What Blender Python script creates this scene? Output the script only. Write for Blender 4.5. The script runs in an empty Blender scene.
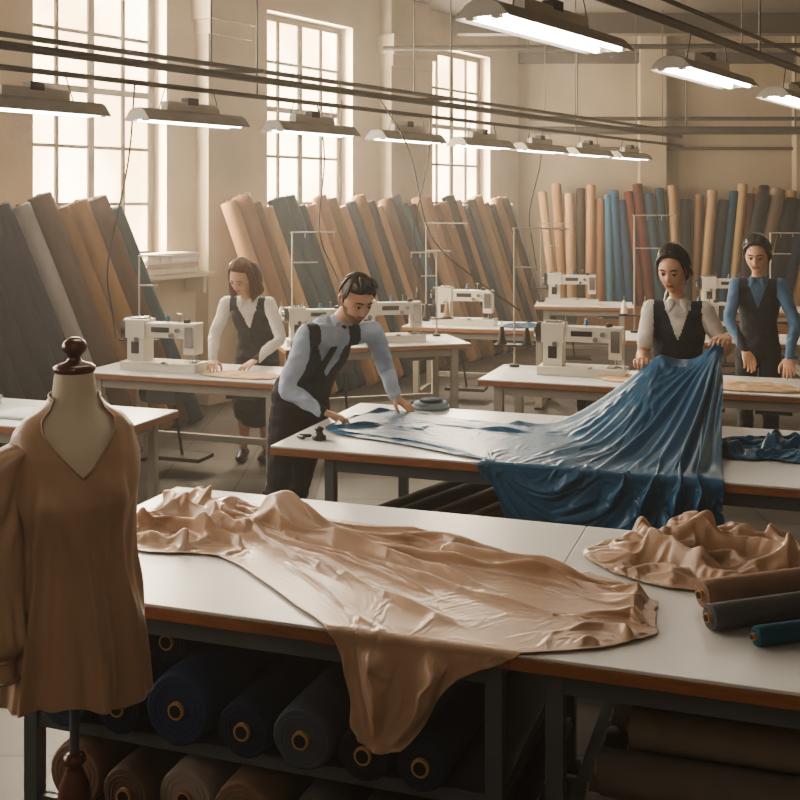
import bpy, math, random, time
from mathutils import Vector, Matrix, noise
from mathutils.bvhtree import BVHTree
random.seed(7)
T00=time.time()
V=Vector
D=bpy.data
SC=bpy.context.scene

# ---------------------------------------------------------------- helpers
def lin(h):
    h=h.lstrip('#'); o=[]
    for i in (0,2,4):
        c=int(h[i:i+2],16)/255
        o.append(c/12.92 if c<=.04045 else ((c+.055)/1.055)**2.4)
    return o
_M={}
def mat(name,h,rough=.6,metal=0,var=.12,scale=6,bump=0,bscale=80,sheen=0,emit=0,coat=0,stretch=(1,1,1),spec=.5):
    if name in _M: return _M[name]
    m=D.materials.new(name); m.use_nodes=True; nt=m.node_tree; b=nt.nodes['Principled BSDF']
    c=lin(h)
    tc=nt.nodes.new('ShaderNodeTexCoord'); mp=nt.nodes.new('ShaderNodeMapping'); mp.inputs['Scale'].default_value=stretch
    nt.links.new(tc.outputs['Object'],mp.inputs['Vector'])
    n=nt.nodes.new('ShaderNodeTexNoise'); n.inputs['Scale'].default_value=scale; n.inputs['Detail'].default_value=5
    nt.links.new(mp.outputs[0],n.inputs['Vector'])
    mx=nt.nodes.new('ShaderNodeMix'); mx.data_type='RGBA'
    mx.inputs[6].default_value=[x*(1-var*1.6) for x in c]+[1]
    mx.inputs[7].default_value=[min(1,x*(1+var*1.6)) for x in c]+[1]
    nt.links.new(n.outputs['Fac'],mx.inputs[0]); nt.links.new(mx.outputs[2],b.inputs['Base Color'])
    b.inputs['Roughness'].default_value=rough; b.inputs['Metallic'].default_value=metal
    b.inputs['Specular IOR Level'].default_value=spec
    if sheen:
        b.inputs['Sheen Weight'].default_value=sheen; b.inputs['Sheen Roughness'].default_value=.4
    if coat: b.inputs['Coat Weight'].default_value=coat
    if bump:
        n2=nt.nodes.new('ShaderNodeTexNoise'); n2.inputs['Scale'].default_value=bscale; n2.inputs['Detail'].default_value=4
        nt.links.new(mp.outputs[0],n2.inputs['Vector'])
        bp=nt.nodes.new('ShaderNodeBump'); bp.inputs['Strength'].default_value=bump; bp.inputs['Distance'].default_value=.01
        nt.links.new(n2.outputs['Fac'],bp.inputs['Height']); nt.links.new(bp.outputs[0],b.inputs['Normal'])
    if emit:
        b.inputs['Emission Color'].default_value=c+[1]; b.inputs['Emission Strength'].default_value=emit
    _M[name]=m; return m

def cr(P,t):
    n=len(P)-1; x=max(0,min(1,t))*n; i=min(int(x),n-1); f=x-i
    p1=P[i];p2=P[i+1]
    p0=P[i-1] if i>0 else p1*2-p2
    p3=P[i+2] if i+2<=n else p2*2-p1
    return .5*((2*p1)+(p2-p0)*f+(2*p0-5*p1+4*p2-p3)*f*f+(3*p1-p0-3*p2+p3)*f**3)
def sst(a,b,x):
    t=max(0,min(1,(x-a)/(b-a))); return t*t*(3-2*t)

class MB:
    def __init__(s): s.v=[];s.f=[];s.m=[];s.s=[]
    def add(s,vs,fs,mi=0,sm=False):
        o=len(s.v); s.v+= [V(p) for p in vs]
        for f in fs: s.f.append([i+o for i in f]); s.m.append(mi); s.s.append(sm)
    def box(s,c,z,mi=0,R=None):
        c=V(c); x,y,w=z[0]/2,z[1]/2,z[2]/2
        vs=[V((a*x,b*y,d*w)) for a in(-1,1) for b in(-1,1) for d in(-1,1)]
        if R: vs=[R@p for p in vs]
        s.add([p+c for p in vs],[(0,1,3,2),(4,6,7,5),(0,4,5,1),(2,3,7,6),(0,2,6,4),(1,5,7,3)],mi)
    def cyl(s,p0,p1,r0,r1=None,mi=0,seg=16,caps=True):
        p0=V(p0);p1=V(p1); r1=r0 if r1 is None else r1
        t=(p1-p0).normalized(); a=t.orthogonal().normalized(); b=t.cross(a)
        vs=[]
        for p,r in((p0,r0),(p1,r1)):
            for i in range(seg):
                q=2*math.pi*i/seg; vs.append(p+a*r*math.cos(q)+b*r*math.sin(q))
        s.add(vs,[(i,(i+1)%seg,seg+(i+1)%seg,seg+i) for i in range(seg)],mi,True)
        if caps:
            s.add(vs[:seg],[tuple(reversed(range(seg)))],mi); s.add(vs[seg:],[tuple(range(seg))],mi)
    def tube(s,pts,rads,mi=0,seg=12,side=None,sub=5,cap=True):
        pts=[V(p) for p in pts]; R=[V((r,r,0)) if not isinstance(r,(tuple,list)) else V((r[0],r[1],0)) for r in rads]
        n=(len(pts)-1)*sub if len(pts)>2 else max(1,sub)
        P=[cr(pts,i/n) for i in range(n+1)]; Q=[cr(R,i/n) for i in range(n+1)]
        if cap:
            t0=(P[0]-P[1]).normalized(); t1=(P[-1]-P[-2]).normalized()
            def capp(c,t,q):
                m=min(q.x,q.y); return [(c+t*m*math.sin(k),q*math.cos(k)) for k in (.45,.9,1.3)]
            A=capp(P[0],t0,Q[0]); B=capp(P[-1],t1,Q[-1])
            P=[a[0] for a in reversed(A)]+P+[b[0] for b in B]; Q=[a[1] for a in reversed(A)]+Q+[b[1] for b in B]
        sd=side; rings=[]
        for i,p in enumerate(P):
            t=(P[min(i+1,len(P)-1)]-P[max(i-1,0)]).normalized()
            if sd is None: sd=t.orthogonal()
            a=(V(sd)-t*V(sd).dot(t)).normalized(); b=t.cross(a)
            if side is None: sd=a
            rings.append([p+a*Q[i].x*math.cos(2*math.pi*k/seg)+b*Q[i].y*math.sin(2*math.pi*k/seg) for k in range(seg)])
        vs=[q for r in rings for q in r]; fs=[]
        for i in range(len(rings)-1):
            for k in range(seg):
                fs.append((i*seg+k,i*seg+(k+1)%seg,(i+1)*seg+(k+1)%seg,(i+1)*seg+k))
        fs.append(tuple(reversed(range(seg)))); fs.append(tuple((len(rings)-1)*seg+k for k in range(seg)))
        s.add(vs,fs,mi,True)
    def lathe(s,prof,c=(0,0,0),mi=0,seg=28,rx=1,ry=1):
        c=V(c); vs=[];n=len(prof)
        for r,z in prof:
            for k in range(seg):
                q=2*math.pi*k/seg; vs.append(c+V((r*rx*math.cos(q),r*ry*math.sin(q),z)))
        fs=[(i*seg+k,i*seg+(k+1)%seg,(i+1)*seg+(k+1)%seg,(i+1)*seg+k) for i in range(n-1) for k in range(seg)]
        fs.append(tuple(reversed(range(seg)))); fs.append(tuple((n-1)*seg+k for k in range(seg)))
        s.add(vs,fs,mi,True)
    def sphere(s,c,r,mi=0,R=None,seg=16):
        c=V(c); r=(r,r,r) if not isinstance(r,(tuple,list)) else r
        n=seg//2; vs=[];
        for i in range(n+1):
            p=math.pi*(i/n) ; p=min(max(p,.02),math.pi-.02)
            for k in range(seg):
                q=2*math.pi*k/seg; w=V((r[0]*math.sin(p)*math.cos(q),r[1]*math.sin(p)*math.sin(q),r[2]*math.cos(p)))
                vs.append(c+(R@w if R else w))
        fs=[(i*seg+k,(i+1)*seg+k,(i+1)*seg+(k+1)%seg,i*seg+(k+1)%seg) for i in range(n) for k in range(seg)]
        fs.append(tuple(range(seg))); fs.append(tuple(n*seg+k for k in reversed(range(seg))))
        s.add(vs,fs,mi,True)
    def surf(s,G,mi=0,close=False):
        n=len(G);m=len(G[0]); vs=[p for r in G for p in r]; fs=[]
        for i in range(n-1 if not close else n):
            for j in range(m-1):
                i2=(i+1)%n; fs.append((i*m+j,i2*m+j,i2*m+j+1,i*m+j+1))
        s.add(vs,fs,mi,True)
    def obj(s,name,mats,parent=None,bevel=0,M=None,solid=0,sub=0):
        me=D.meshes.new(name); vs=s.v
        if M is None:
            xs=[p.x for p in vs];ys=[p.y for p in vs];zs=[p.z for p in vs]
            o=V(((min(xs)+max(xs))/2,(min(ys)+max(ys))/2,min(zs))); M=Matrix.Translation(o); vs=[p-o for p in vs]
        me.from_pydata(vs,[],s.f)
        me.polygons.foreach_set('material_index',s.m); me.polygons.foreach_set('use_smooth',s.s)
        for m in mats: me.materials.append(m)
        me.update()
        return place(me,name,parent,M,bevel,solid,sub)
def place(me,name,parent,M,bevel=0,solid=0,sub=0):
    ob=D.objects.new(name,me); SC.collection.objects.link(ob)
    if parent:
        ob.parent=parent; ob.matrix_local=Matrix.Translation(parent.location).inverted()@M
    else: ob.matrix_world=M
    if solid:
        q=ob.modifiers.new('s','SOLIDIFY'); q.thickness=solid; q.offset=1
    if bevel:
        q=ob.modifiers.new('b','BEVEL'); q.width=bevel; q.segments=2; q.limit_method='ANGLE'; q.angle_limit=.7
    if sub:
        q=ob.modifiers.new('u','SUBSURF'); q.levels=sub; q.render_levels=sub
    return ob
def empty(name,loc):
    e=D.objects.new(name,None); e.location=loc; e.empty_display_size=.1; SC.collection.objects.link(e); return e

# table-row frame (the workshop furniture is laid out on these two axes)
U=V((.9447,-.3280,0)); W_=V((.3280,.9447,0)); AU=math.atan2(-.328,.9447)
def W(u,v,z=0): return U*u+W_*v+V((0,0,z))
def RZ(a): return Matrix.Rotation(a,3,'Z')

# ---------------------------------------------------------------- cloth tools
def nz3(x,y,z=0): return noise.noise(V((x,y,z)))
def ridge(x,p=2): return (.5+.5*math.cos(x))**p
def skew(x,k=.55): return x+k*math.sin(x)
def fold(x,p=1.3,k=.55): return ridge(skew(x,k),p)
def cloth(name,G,mt,th=.0025,sub=1):
    m=MB(); m.surf(G,0); ob=m.obj(name,[mt])
    q=ob.modifiers.new('s','SOLIDIFY'); q.thickness=th; q.offset=0
    if sub: q=ob.modifiers.new('u','SUBSURF'); q.levels=1; q.render_levels=1
    return ob
def smoothG(G,it):
    n,m=len(G),len(G[0])
    for _ in range(it):
        H=[r[:] for r in G]
        for i in range(1,n-1):
            for j in range(1,m-1):
                H[i][j]=G[i][j]*.5+(G[i-1][j]+G[i+1][j]+G[i][j-1]+G[i][j+1])*.125
        G=H
    return G
def settle(G,boxes,pin,frames,shrink=0,bend=.5,stiff=15,selfc=False,quality=5,ok=None,damp=1.5,tmax=150):
    """let the sheet settle with the cloth solver; returns the settled grid (or G if it misbehaved)"""
    n,nj=len(G),len(G[0]); m=MB(); m.surf(G,0); t0=time.time()
    me=D.meshes.new('sim'); me.from_pydata(m.v,[],m.f); me.update(); res=G; tmp=[]
    try:
        ob=D.objects.new('sim',me); SC.collection.objects.link(ob); tmp.append(ob)
        vg=ob.vertex_groups.new(name='pin')
        for i in range(n):
            for j in range(nj):
                w=pin(i/(n-1),j/(nj-1),i,j)
                if w>0: vg.add([i*nj+j],w,'REPLACE')
        for c,s,R in boxes:
            b=MB(); b.box((0,0,0),s); bo=b.obj('simcol',[],M=Matrix.Translation(V(c))@R.to_4x4()); bo.modifiers.new('c','COLLISION'); tmp.append(bo)
            bo.collision.thickness_outer=.004; bo.collision.cloth_friction=40
        q=ob.modifiers.new('cl','CLOTH'); s=q.settings; s.quality=quality; s.mass=.25; s.tension_stiffness=stiff; s.compression_stiffness=stiff; s.shear_stiffness=stiff*.4; s.bending_stiffness=bend
        s.tension_damping=8; s.compression_damping=8; s.shear_damping=8; s.air_damping=damp; s.vertex_group_mass='pin'
        if shrink: s.shrink_min=shrink; s.shrink_max=shrink
        cs=q.collision_settings; cs.collision_quality=3; cs.distance_min=.004; cs.use_self_collision=selfc; cs.self_distance_min=.004; cs.self_friction=8
        q.point_cache.frame_start=1; q.point_cache.frame_end=frames+2
        for f in range(1,frames+1):
            SC.frame_set(f)
            if time.time()-t0>tmax: break
        out=D.meshes.new_from_object(ob.evaluated_get(bpy.context.evaluated_depsgraph_get()))
        P=[v.co.copy() for v in out.vertices]
        if len(P)==n*nj and (ok is None or ok(P)): res=[[P[i*nj+j] for j in range(nj)] for i in range(n)]
        D.meshes.remove(out)
    except Exception as ex: print('sim',ex)
    for o in tmp: D.objects.remove(o)
    SC.frame_set(1)
    return res
def uvbox(u0,u1,v0,v1,z0,z1): return (W((u0+u1)/2,(v0+v1)/2,(z0+z1)/2),(u1-u0,v1-v0,z1-z0),RZ(AU))
ZT=.88; ZS=.80
T=.887
# blue satin, lifted at its corner by the seamstress  (settled first, while the scene is still empty)
N=[ # rows: top/back edge -> hem ; columns left -> right
 [(-.30,6.17,T),(-.03,6.40,T),(.36,6.14,T),(.70,5.99,.92),(.99,5.97,1.04),(1.29,5.99,1.20),(1.577,6.0,1.335),(1.745,5.98,1.325)],
 [(-.34,6.10,T),(-.03,6.25,T),(.36,5.92,T),(.65,5.70,.90),(.89,5.62,.96),(1.17,5.68,1.04),(1.46,5.78,1.15),(1.70,5.90,1.19)],
 [(-.38,6.00,T),(-.02,6.05,T),(.35,5.72,T),(.58,5.42,.895),(.79,5.32,.92),(1.05,5.32,.95),(1.33,5.40,1.00),(1.62,5.60,1.06)],
 [(-.40,5.92,T),(-.01,5.85,T),(.33,5.52,T),(.50,5.155,.89),(.72,5.04,.89),(.97,4.96,.895),(1.18,4.88,.90),(1.42,4.84,.92)],
 [(-.38,5.85,T),(.0,5.70,T),(.33,5.36,T),(.48,5.08,.85),(.70,4.985,.85),(.96,4.895,.845),(1.15,4.83,.845),(1.36,4.77,.85)],
 [(-.35,5.79,T),(.01,5.60,T),(.34,5.27,T),(.47,5.07,.75),(.70,4.97,.75),(.95,4.88,.74),(1.14,4.81,.735),(1.31,4.76,.74)],
 [(-.31,5.745,T),(.02,5.51,T),(.36,5.20,T),(.49,5.06,.66),(.71,4.96,.635),(.95,4.87,.61),(1.14,4.80,.60),(1.25,4.76,.61)]]
N=[[V(p) for p in r] for r in N]
NA,NB=200,86; Bs=[]
for i in range(NA+1):
    a=i/NA; col=[cr(r,a) for r in N]; Bs.append([cr(col,j/NB) for j in range(NB+1)])
G=[]
for i in range(NA+1):
    row=[]
    for j in range(NB+1):
        a=i/NA;b=j/NB; p=Bs[i][j].copy()
        da=Bs[min(i+1,NA)][j]-Bs[max(i-1,0)][j]; db=Bs[i][min(j+1,NB)]-Bs[i][max(j-1,0)]
        n=da.cross(db); n=-n.normalized() if n.length>1e-9 else V((0,0,1))
        if n.dot(V((-.2,-.6,.7)))<0: n=-n
        w=nz3(a*3,b*1.3,2.2); w2=nz3(a*8,b*2.2,4.2); R_=sst(.36,.60,a)
        x=(1.0-a)/max(b,.05); Fp=math.asinh(x*2.4)
        dh=math.hypot((1.0-a)*2.6,b*.9); am=sst(.02,.55,dh)
        var=.30+2.0*abs(nz3(Fp*1.4+3,b*.5,1.5))
        h=R_*am*(.062*fold(2*math.pi*3.3*Fp+w*6+w2*1.6,1.1,.7)*var+.016*fold(2*math.pi*7.3*Fp+w*10+w2*3,1.4)*sst(.3,.7,b))
        h*=1-.75*sst(1.2,2.6,Fp)
        L_=1-sst(.34,.56,a)
        h+=L_*(.038*fold(b*15+a*9+w*6+w2*1.5,1.6)*(.6+1.6*abs(w2)))*sst(0,.08,a+.01)
        h+=.003
        if b>.8: p.z+=.02*R_*sst(.8,1,b)*nz3(a*9,0,6)
        p=p+n*h
        if p.dot(W_)>4.99: p.z=max(p.z,T)
        elif p.z<T-.004 and p.dot(W_)>4.985: p=p+W_*(4.985-p.dot(W_))
        row.append(p)
    G.append(row)
def pin_b(a,b,i,j):
    if b<.035 and (a>.955 or .745<a<.775): return 1
    if a<.03 and j%6==0: return 1
    if b<.01 and i%20==0 and a<.5: return 1
    return 0
def okb(P):
    zs=[p.z for p in P]; return min(zs)>.3 and max(zs)<1.6
GB=settle(G,[uvbox(-2.42,1.2,5.0,6.24,.55,ZT)],pin_b,16,-.012,.6,18,False,5,okb,2.5)
# tan satin on the front table: straight folds fan out of a gathered hub near its left end
top=[(-2.37,3.98),(-2.15,4.04),(-1.95,3.99),(-1.64,3.91),(-1.35,3.88),(-1.15,3.83),(-1.0,3.77),(-.82,3.69),(-.66,3.63),(-.50,3.57),(-.36,3.42)]
bot=[(-2.36,3.46),(-2.10,3.34),(-1.83,3.37),(-1.60,3.22),(-1.40,3.05),(-1.21,2.88),(-1.07,2.57),(-.88,2.80),(-.68,2.91),(-.48,3.02),(-.34,3.17)]
top=[V((a,b,0)) for a,b in top]; bot=[V((a,b,0)) for a,b in bot]
NA,NB=230,104; VE=2.912; G=[]
HB=(-2.02,3.78)
RID=[(-.055,.052,.022,.15,1.7,.02),(-.105,.090,.032,.10,1.6,.03),(-.165,.046,.017,.25,1.9,-.02),(-.215,.078,.025,.12,1.8,.03),(-.285,.030,.014,.5,1.5,-.03),
     (-.33,.048,.017,.15,1.35,.05),(-.40,.028,.013,.6,1.7,.0),(-.47,.042,.017,.12,1.25,-.04),(-.56,.028,.014,.45,1.5,.04),(-.64,.032,.015,.15,1.0,.03),(-.72,.024,.014,.6,1.5,-.03),(-.245,.044,.014,.9,1.7,-.06),(-.13,.050,.015,.75,1.5,-.05)]
for i in range(NA+1):
    s=i/NA; A=cr(top,s); B=cr(bot,s); row=[]
    for j in range(NB+1):
        t=j/NB
        q=A.lerp(B,t)
        edge=(abs(t-.5)*2)**6
        q=q+V((.012*nz3(s*9,t*4,3),.028*edge*nz3(s*12,t*3,8)*(1 if t<.5 else .2),0))
        u,v=q.x,q.y; dx,dy=u-HB[0],v-HB[1]; dist=math.hypot(dx,dy); th=math.atan2(dy,dx)
        lb=1-sst(-1.98,-1.66,u); rb=sst(-.72,-.42,u)
        w1=nz3(u*2,v*2,1.7); w2=nz3(u*6,v*6,9)
        h=0
        for tc_,hh,wd_,d0,d1,cu in RID:
            x=(th-tc_-cu*math.sin(dist*3.2+tc_*20)*.6-.012*w2)*dist
            if abs(x)>wd_*4 or dx<=0: continue
            wd2=wd_*(.60 if x>0 else 1.15)*(.7+.35*dist)
            h+=hh*math.exp(-(x/wd2)**2)*sst(d0-.1,d0+.12,dist)*(1-sst(d1-.35,d1,dist))*(.85+.4*w2)
        h+=.008*max(0,w1+.3*w2+.2)
        h+=lb*(.080*fold(v*30+u*15+w1*8+w2*2,1.4,.6)+.042*fold(u*38-v*14+w1*10+w2*3+1,1.5,.6)+.010)
        rd=math.hypot(u+.52,v-3.02)
        h+=rb*(.052*fold(rd*42+w1*6+w2*1.5,1.4,.6)+.018*fold(v*40+u*20+w1*8,1.5))
        ed=min(t,1-t,s*2,(1-s)*2.2); h*=.15+.85*sst(0,.09,ed)
        h=max(.002,h)
        if v>=VE: p=W(u,v,ZT+.007+h)
        else:
            d=VE-v; k=sst(0,.07,d)
            ua=(u+1.06)/max(.06,(.36-d)); hh=h*.4+(.050*fold(ua*11+w1*2+1,1.1,.6))*k*(1-.5*sst(.15,.34,d))
            p=W(u+.012*k*nz3(u*9,v*9),VE-.008-hh-.008*k,ZT+.007+h*(1-k)-d*.93)
        row.append(p)
    G.append(row)
G=smoothG(G,1)
def pin_t(a,b,i,j): return 1 if (i%23==11 and j%26==12 and b<.72) or (b<.01 and i%24==0) else 0
GT=settle(G,[uvbox(-2.45,1.15,2.92,4.16,.45,ZT)],pin_t,10,-.010,.5,18,False,5,lambda P: min(p.z for p in P)>.35 and max(p.z for p in P)<1.2,2.5)
# heaps of loose satin
def heapG(c,rx,ry,ang,H,z0,seed,fr=1.0,n=130,dirv=(8,5),base=False):
    G=[]; R=RZ(ang)
    for i in range(n+1):
        row=[]
        for j in range(n+1):
            a=2*i/n-1;b=2*j/n-1; x=a*math.sqrt(1-b*b/2.2); y=b*math.sqrt(1-a*a/2.2); r=max(abs(a),abs(b)); q=math.atan2(b,a)
            ro=1+.16*nz3(math.cos(q)*1.6,math.sin(q)*1.6,seed)+.04*math.sin(7*q+seed); x*=ro;y*=ro
            w=nz3(x*1.3+seed,y*1.3,seed); w2=nz3(x*2.6,y*2.6+seed,seed*2)
            f=.62*fold((x*dirv[0]+y*dirv[1])*fr+w*9+w2*1.5,1.3)*(.7+.6*w2)+.38*fold((y*dirv[0]-x*dirv[1]*.6)*fr*1.3+w2*7+w*4+2,1.4)
            env=max(0,1-r**2.4)**.75; dome=max(0,1-r*r)**.8
            if base: h=H*(dome*.30*(1+w)+env*(.05+.90*f))
            else: h=H*(dome*.45*(1+w)+env*(.05+.62*f))
            row.append(V((c[0],c[1],z0+.006+h))+R@V((x*rx,y*ry,0)))
        G.append(row)
    return G
def bunch(c,rx,ry,H,seed,dirv,boxes,n=72,shrink=-.06,fr=1.05):
    G=heapG(c,rx,ry,AU,H,ZT,seed,fr,n,dirv,True)
    def ok(P):
        zs=[p.z for p in P]; xs=[abs((p-V((c[0],c[1],0))).dot(U)) for p in P]; return min(zs)>ZT-.06 and max(zs)<ZT+.36 and max(xs)<rx*1.7
    H2=settle(G,boxes,lambda a,b,i,j:1 if ((i in(0,n) or j in(0,n)) and (i+j)%9==0) or (i%18==9 and j%18==9) else 0,12,shrink,1.0,15,True,5,ok,2.5,90)
    return H2 if H2 is not G else smoothG(heapG(c,rx,ry,AU,H,ZT,seed,1.2,140,dirv),1)
B1=[uvbox(-2.45,1.15,2.92,4.16,.70,ZT)]; B2=[uvbox(-2.42,1.2,5.0,6.24,.70,ZT)]
GH1=bunch((1.09,3.70),.44,.27,.155,2.3,(3,9),B1,86)
GH2=bunch((1.72,3.64),.30,.27,.18,5.1,(4,8),B1,64)
GH3=bunch((1.82,5.38),.36,.24,.13,3.7,(6,6),B2)

# ---------------------------------------------------------------- materials
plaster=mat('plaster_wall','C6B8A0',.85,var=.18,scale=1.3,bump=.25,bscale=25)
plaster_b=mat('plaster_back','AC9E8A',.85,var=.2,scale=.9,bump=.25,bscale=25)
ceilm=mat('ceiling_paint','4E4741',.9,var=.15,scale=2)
white=mat('laminate_white','D4D4D2',.32,var=.04,scale=3,bump=.03,bscale=200)
wood=mat('wood_edge','966240',.5,var=.25,scale=10,stretch=(1,1,8))
steel=mat('painted_steel','60666C',.45,metal=.2,var=.1)
steel_l=mat('light_steel','A49D92',.5,metal=.1,var=.08)
dark=mat('dark_metal','2B2A29',.5,metal=.4)
pipe=mat('pipe_metal','524E4A',.5,metal=.2)
cream=mat('machine_enamel','D6D0C3',.3,var=.05,coat=.3)
black=mat('black_plastic','141414',.4)
chrome=mat('chrome','B8B8B8',.2,metal=1)
tube_e=mat('fluorescent_tube','FFF6E8',.4,emit=18,var=0)
shade_m=mat('lamp_shade','BDB8AE',.5,metal=.0)
tan=mat('tan_satin','B99C85',.33,var=.03,scale=3,sheen=.12,bump=.02,bscale=300,spec=.62)
tan2=mat('tan_blouse_satin','B0947D',.32,var=.04,scale=3,sheen=.12,bump=.02,bscale=300,spec=.65)
tan3=mat('tan_blouse_band','A0866F',.5,var=.05)
blue=mat('teal_satin','17597E',.35,var=.05,scale=3,sheen=.06,bump=.02,bscale=300,spec=.5)
formc=mat('dress_form_linen','D9D0BF',.8,var=.05,bump=.1,bscale=300)
woodd=mat('dark_turned_wood','5A2A17',.3,var=.3,scale=9,stretch=(1,1,4),coat=.4)
winm=mat('window_frame_paint','6A5E4E',.6)
card=mat('cardboard_core','B08A5E',.8)
hole=mat('core_hole','0D0B0A',.9)
FAB={}
def fab(h): 
    if h not in FAB: FAB[h]=mat('roll_cloth_'+h,h,.8,var=.12,scale=12,bump=.15,bscale=120,sheen=.02,stretch=(1,1,.3),spec=.2)
    return FAB[h]

# floor tiles
fl=D.materials.new('concrete_floor'); fl.use_nodes=True; nt=fl.node_tree; b=nt.nodes['Principled BSDF']
tc=nt.nodes.new('ShaderNodeTexCoord'); br=nt.nodes.new('ShaderNodeTexBrick'); nz=nt.nodes.new('ShaderNodeTexNoise')
br.inputs['Color1'].default_value=lin('625D58')+[1]; br.inputs['Color2'].default_value=lin('544F4B')+[1]; br.inputs['Mortar'].default_value=lin('322E2B')+[1]
br.inputs['Scale'].default_value=1.0; br.inputs['Mortar Size'].default_value=.01; br.inputs['Brick Width'].default_value=.6; br.inputs['Row Height'].default_value=.6; br.offset=0
nz.inputs['Scale'].default_value=3; mxn=nt.nodes.new('ShaderNodeMix'); mxn.data_type='RGBA'; mxn.blend_type='MULTIPLY'; mxn.inputs[0].default_value=.6
nt.links.new(tc.outputs['Object'],br.inputs['Vector']); nt.links.new(tc.outputs['Object'],nz.inputs['Vector'])
nt.links.new(br.outputs['Color'],mxn.inputs[6]); nt.links.new(nz.outputs['Fac'],mxn.inputs[7]); nt.links.new(mxn.outputs[2],b.inputs['Base Color'])
b.inputs['Roughness'].default_value=.45

# frosted window panes: daylight glow put in as mottled emission, sun passes through
gl=D.materials.new('window_glass_daylight_glow'); gl.use_nodes=True; nt=gl.node_tree; nt.nodes.remove(nt.nodes['Principled BSDF'])
em=nt.nodes.new('ShaderNodeEmission'); tr=nt.nodes.new('ShaderNodeBsdfTransparent'); mxs=nt.nodes.new('ShaderNodeMixShader'); tc=nt.nodes.new('ShaderNodeTexCoord'); nz=nt.nodes.new('ShaderNodeTexNoise'); rp=nt.nodes.new('ShaderNodeValToRGB')
nz.inputs['Scale'].default_value=.9; nz.inputs['Detail'].default_value=4; rp.color_ramp.elements[0].color=(.62,.42,.22,1); rp.color_ramp.elements[1].color=(1,.78,.50,1); rp.color_ramp.elements[0].position=.35; rp.color_ramp.elements[1].position=.60
em.inputs['Strength'].default_value=12; mxs.inputs[0].default_value=.75
nt.links.new(tc.outputs['Object'],nz.inputs['Vector']); nt.links.new(nz.outputs['Fac'],rp.inputs[0]); nt.links.new(rp.outputs[0],em.inputs['Color'])
nt.links.new(tr.outputs[0],mxs.inputs[1]); nt.links.new(em.outputs[0],mxs.inputs[2]); nt.links.new(mxs.outputs[0],nt.nodes['Material Output'].inputs['Surface'])

# ---------------------------------------------------------------- room
DL=V((.5595,.8288,0)); NL=V((.8288,-.5595,0)); P0=V((-3.42,9.5,0)); AL=math.atan2(.8288,.5595); RL=RZ(AL)
CZ=4.7; YB=17.3; YR=-2.0; XR=7.2; TC=9.41; TR=(YR-9.5)/.8288
def LW(t,o=0,z=0): return P0+DL*t+NL*o+V((0,0,z))
cornL=LW(TC); rearL=LW(TR)
pts=[(rearL.x-.6,YR-.3),(XR+.3,YR-.3),(XR+.3,YB+.3),(cornL.x-.3,YB+.3),(rearL.x-.6,YR)]
m=MB(); m.add([(x,y,0) for x,y in pts]+[(x,y,-.1) for x,y in pts],[tuple(range(5)),tuple(reversed(range(5,10)))]+[(i,i+5,(i+1)%5+5,(i+1)%5) for i in range(5)],0); m.obj('floor',[fl],M=Matrix())
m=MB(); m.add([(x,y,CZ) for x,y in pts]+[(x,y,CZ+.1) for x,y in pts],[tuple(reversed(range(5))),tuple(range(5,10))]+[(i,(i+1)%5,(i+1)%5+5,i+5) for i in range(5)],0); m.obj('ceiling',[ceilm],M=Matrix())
def lbox(m,t0,t1,o0,o1,z0,z1,mi=0):
    m.box(LW((t0+t1)/2,(o0+o1)/2,(z0+z1)/2),(t1-t0,abs(o1-o0),z1-z0),mi,RL)
wins=[1.14,4.27,7.71,-2.0,-5.2,-8.4]; ZW0,ZW1=1.52,4.22  # windows at negative positions are unseen, added to light the foreground
m=MB(); lbox(m,TR-.3,TC+.2,-.35,0,0,ZW0); lbox(m,TR-.3,TC+.2,-.35,0,ZW1,CZ)
e=sorted(wins); ts=[TR-.3]+[x for c in e for x in (c-.8,c+.8)]+[TC+.2]
for i in range(0,len(ts),2): lbox(m,ts[i],ts[i+1],-.35,0,ZW0,ZW1)
for a,b2 in ((2.35,2.95),(5.65,6.55),(-.75,-.15),(-3.9,-3.3)):
    lbox(m,a,b2,0,.18,0,CZ); lbox(m,a-.06,b2+.06,0,.26,3.95,4.2); lbox(m,a-.02,b2+.02,0,.22,3.8,3.95)
m.obj('wall_left',[plaster],M=Matrix())
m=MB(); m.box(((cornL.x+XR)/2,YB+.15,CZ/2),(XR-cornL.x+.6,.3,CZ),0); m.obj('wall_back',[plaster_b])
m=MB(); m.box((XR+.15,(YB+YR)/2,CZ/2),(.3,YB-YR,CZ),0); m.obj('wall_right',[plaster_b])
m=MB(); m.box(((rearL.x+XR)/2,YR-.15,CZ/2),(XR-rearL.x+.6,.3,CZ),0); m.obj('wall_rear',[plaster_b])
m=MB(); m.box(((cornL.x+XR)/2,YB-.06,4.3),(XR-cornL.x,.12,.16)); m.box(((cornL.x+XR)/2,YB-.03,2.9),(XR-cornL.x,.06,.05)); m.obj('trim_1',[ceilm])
m=MB()
for x in (3.9,6.3): m.box((x,YB-.1,CZ/2),(.4,.2,CZ))
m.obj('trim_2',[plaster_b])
for i,y in enumerate((15.6,12.2,8.8)):
    xl=-9.83+.675*y+.1
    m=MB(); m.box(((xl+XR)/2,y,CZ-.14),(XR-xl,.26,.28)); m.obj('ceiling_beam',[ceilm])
warm=(1,.86,.66)
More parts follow.
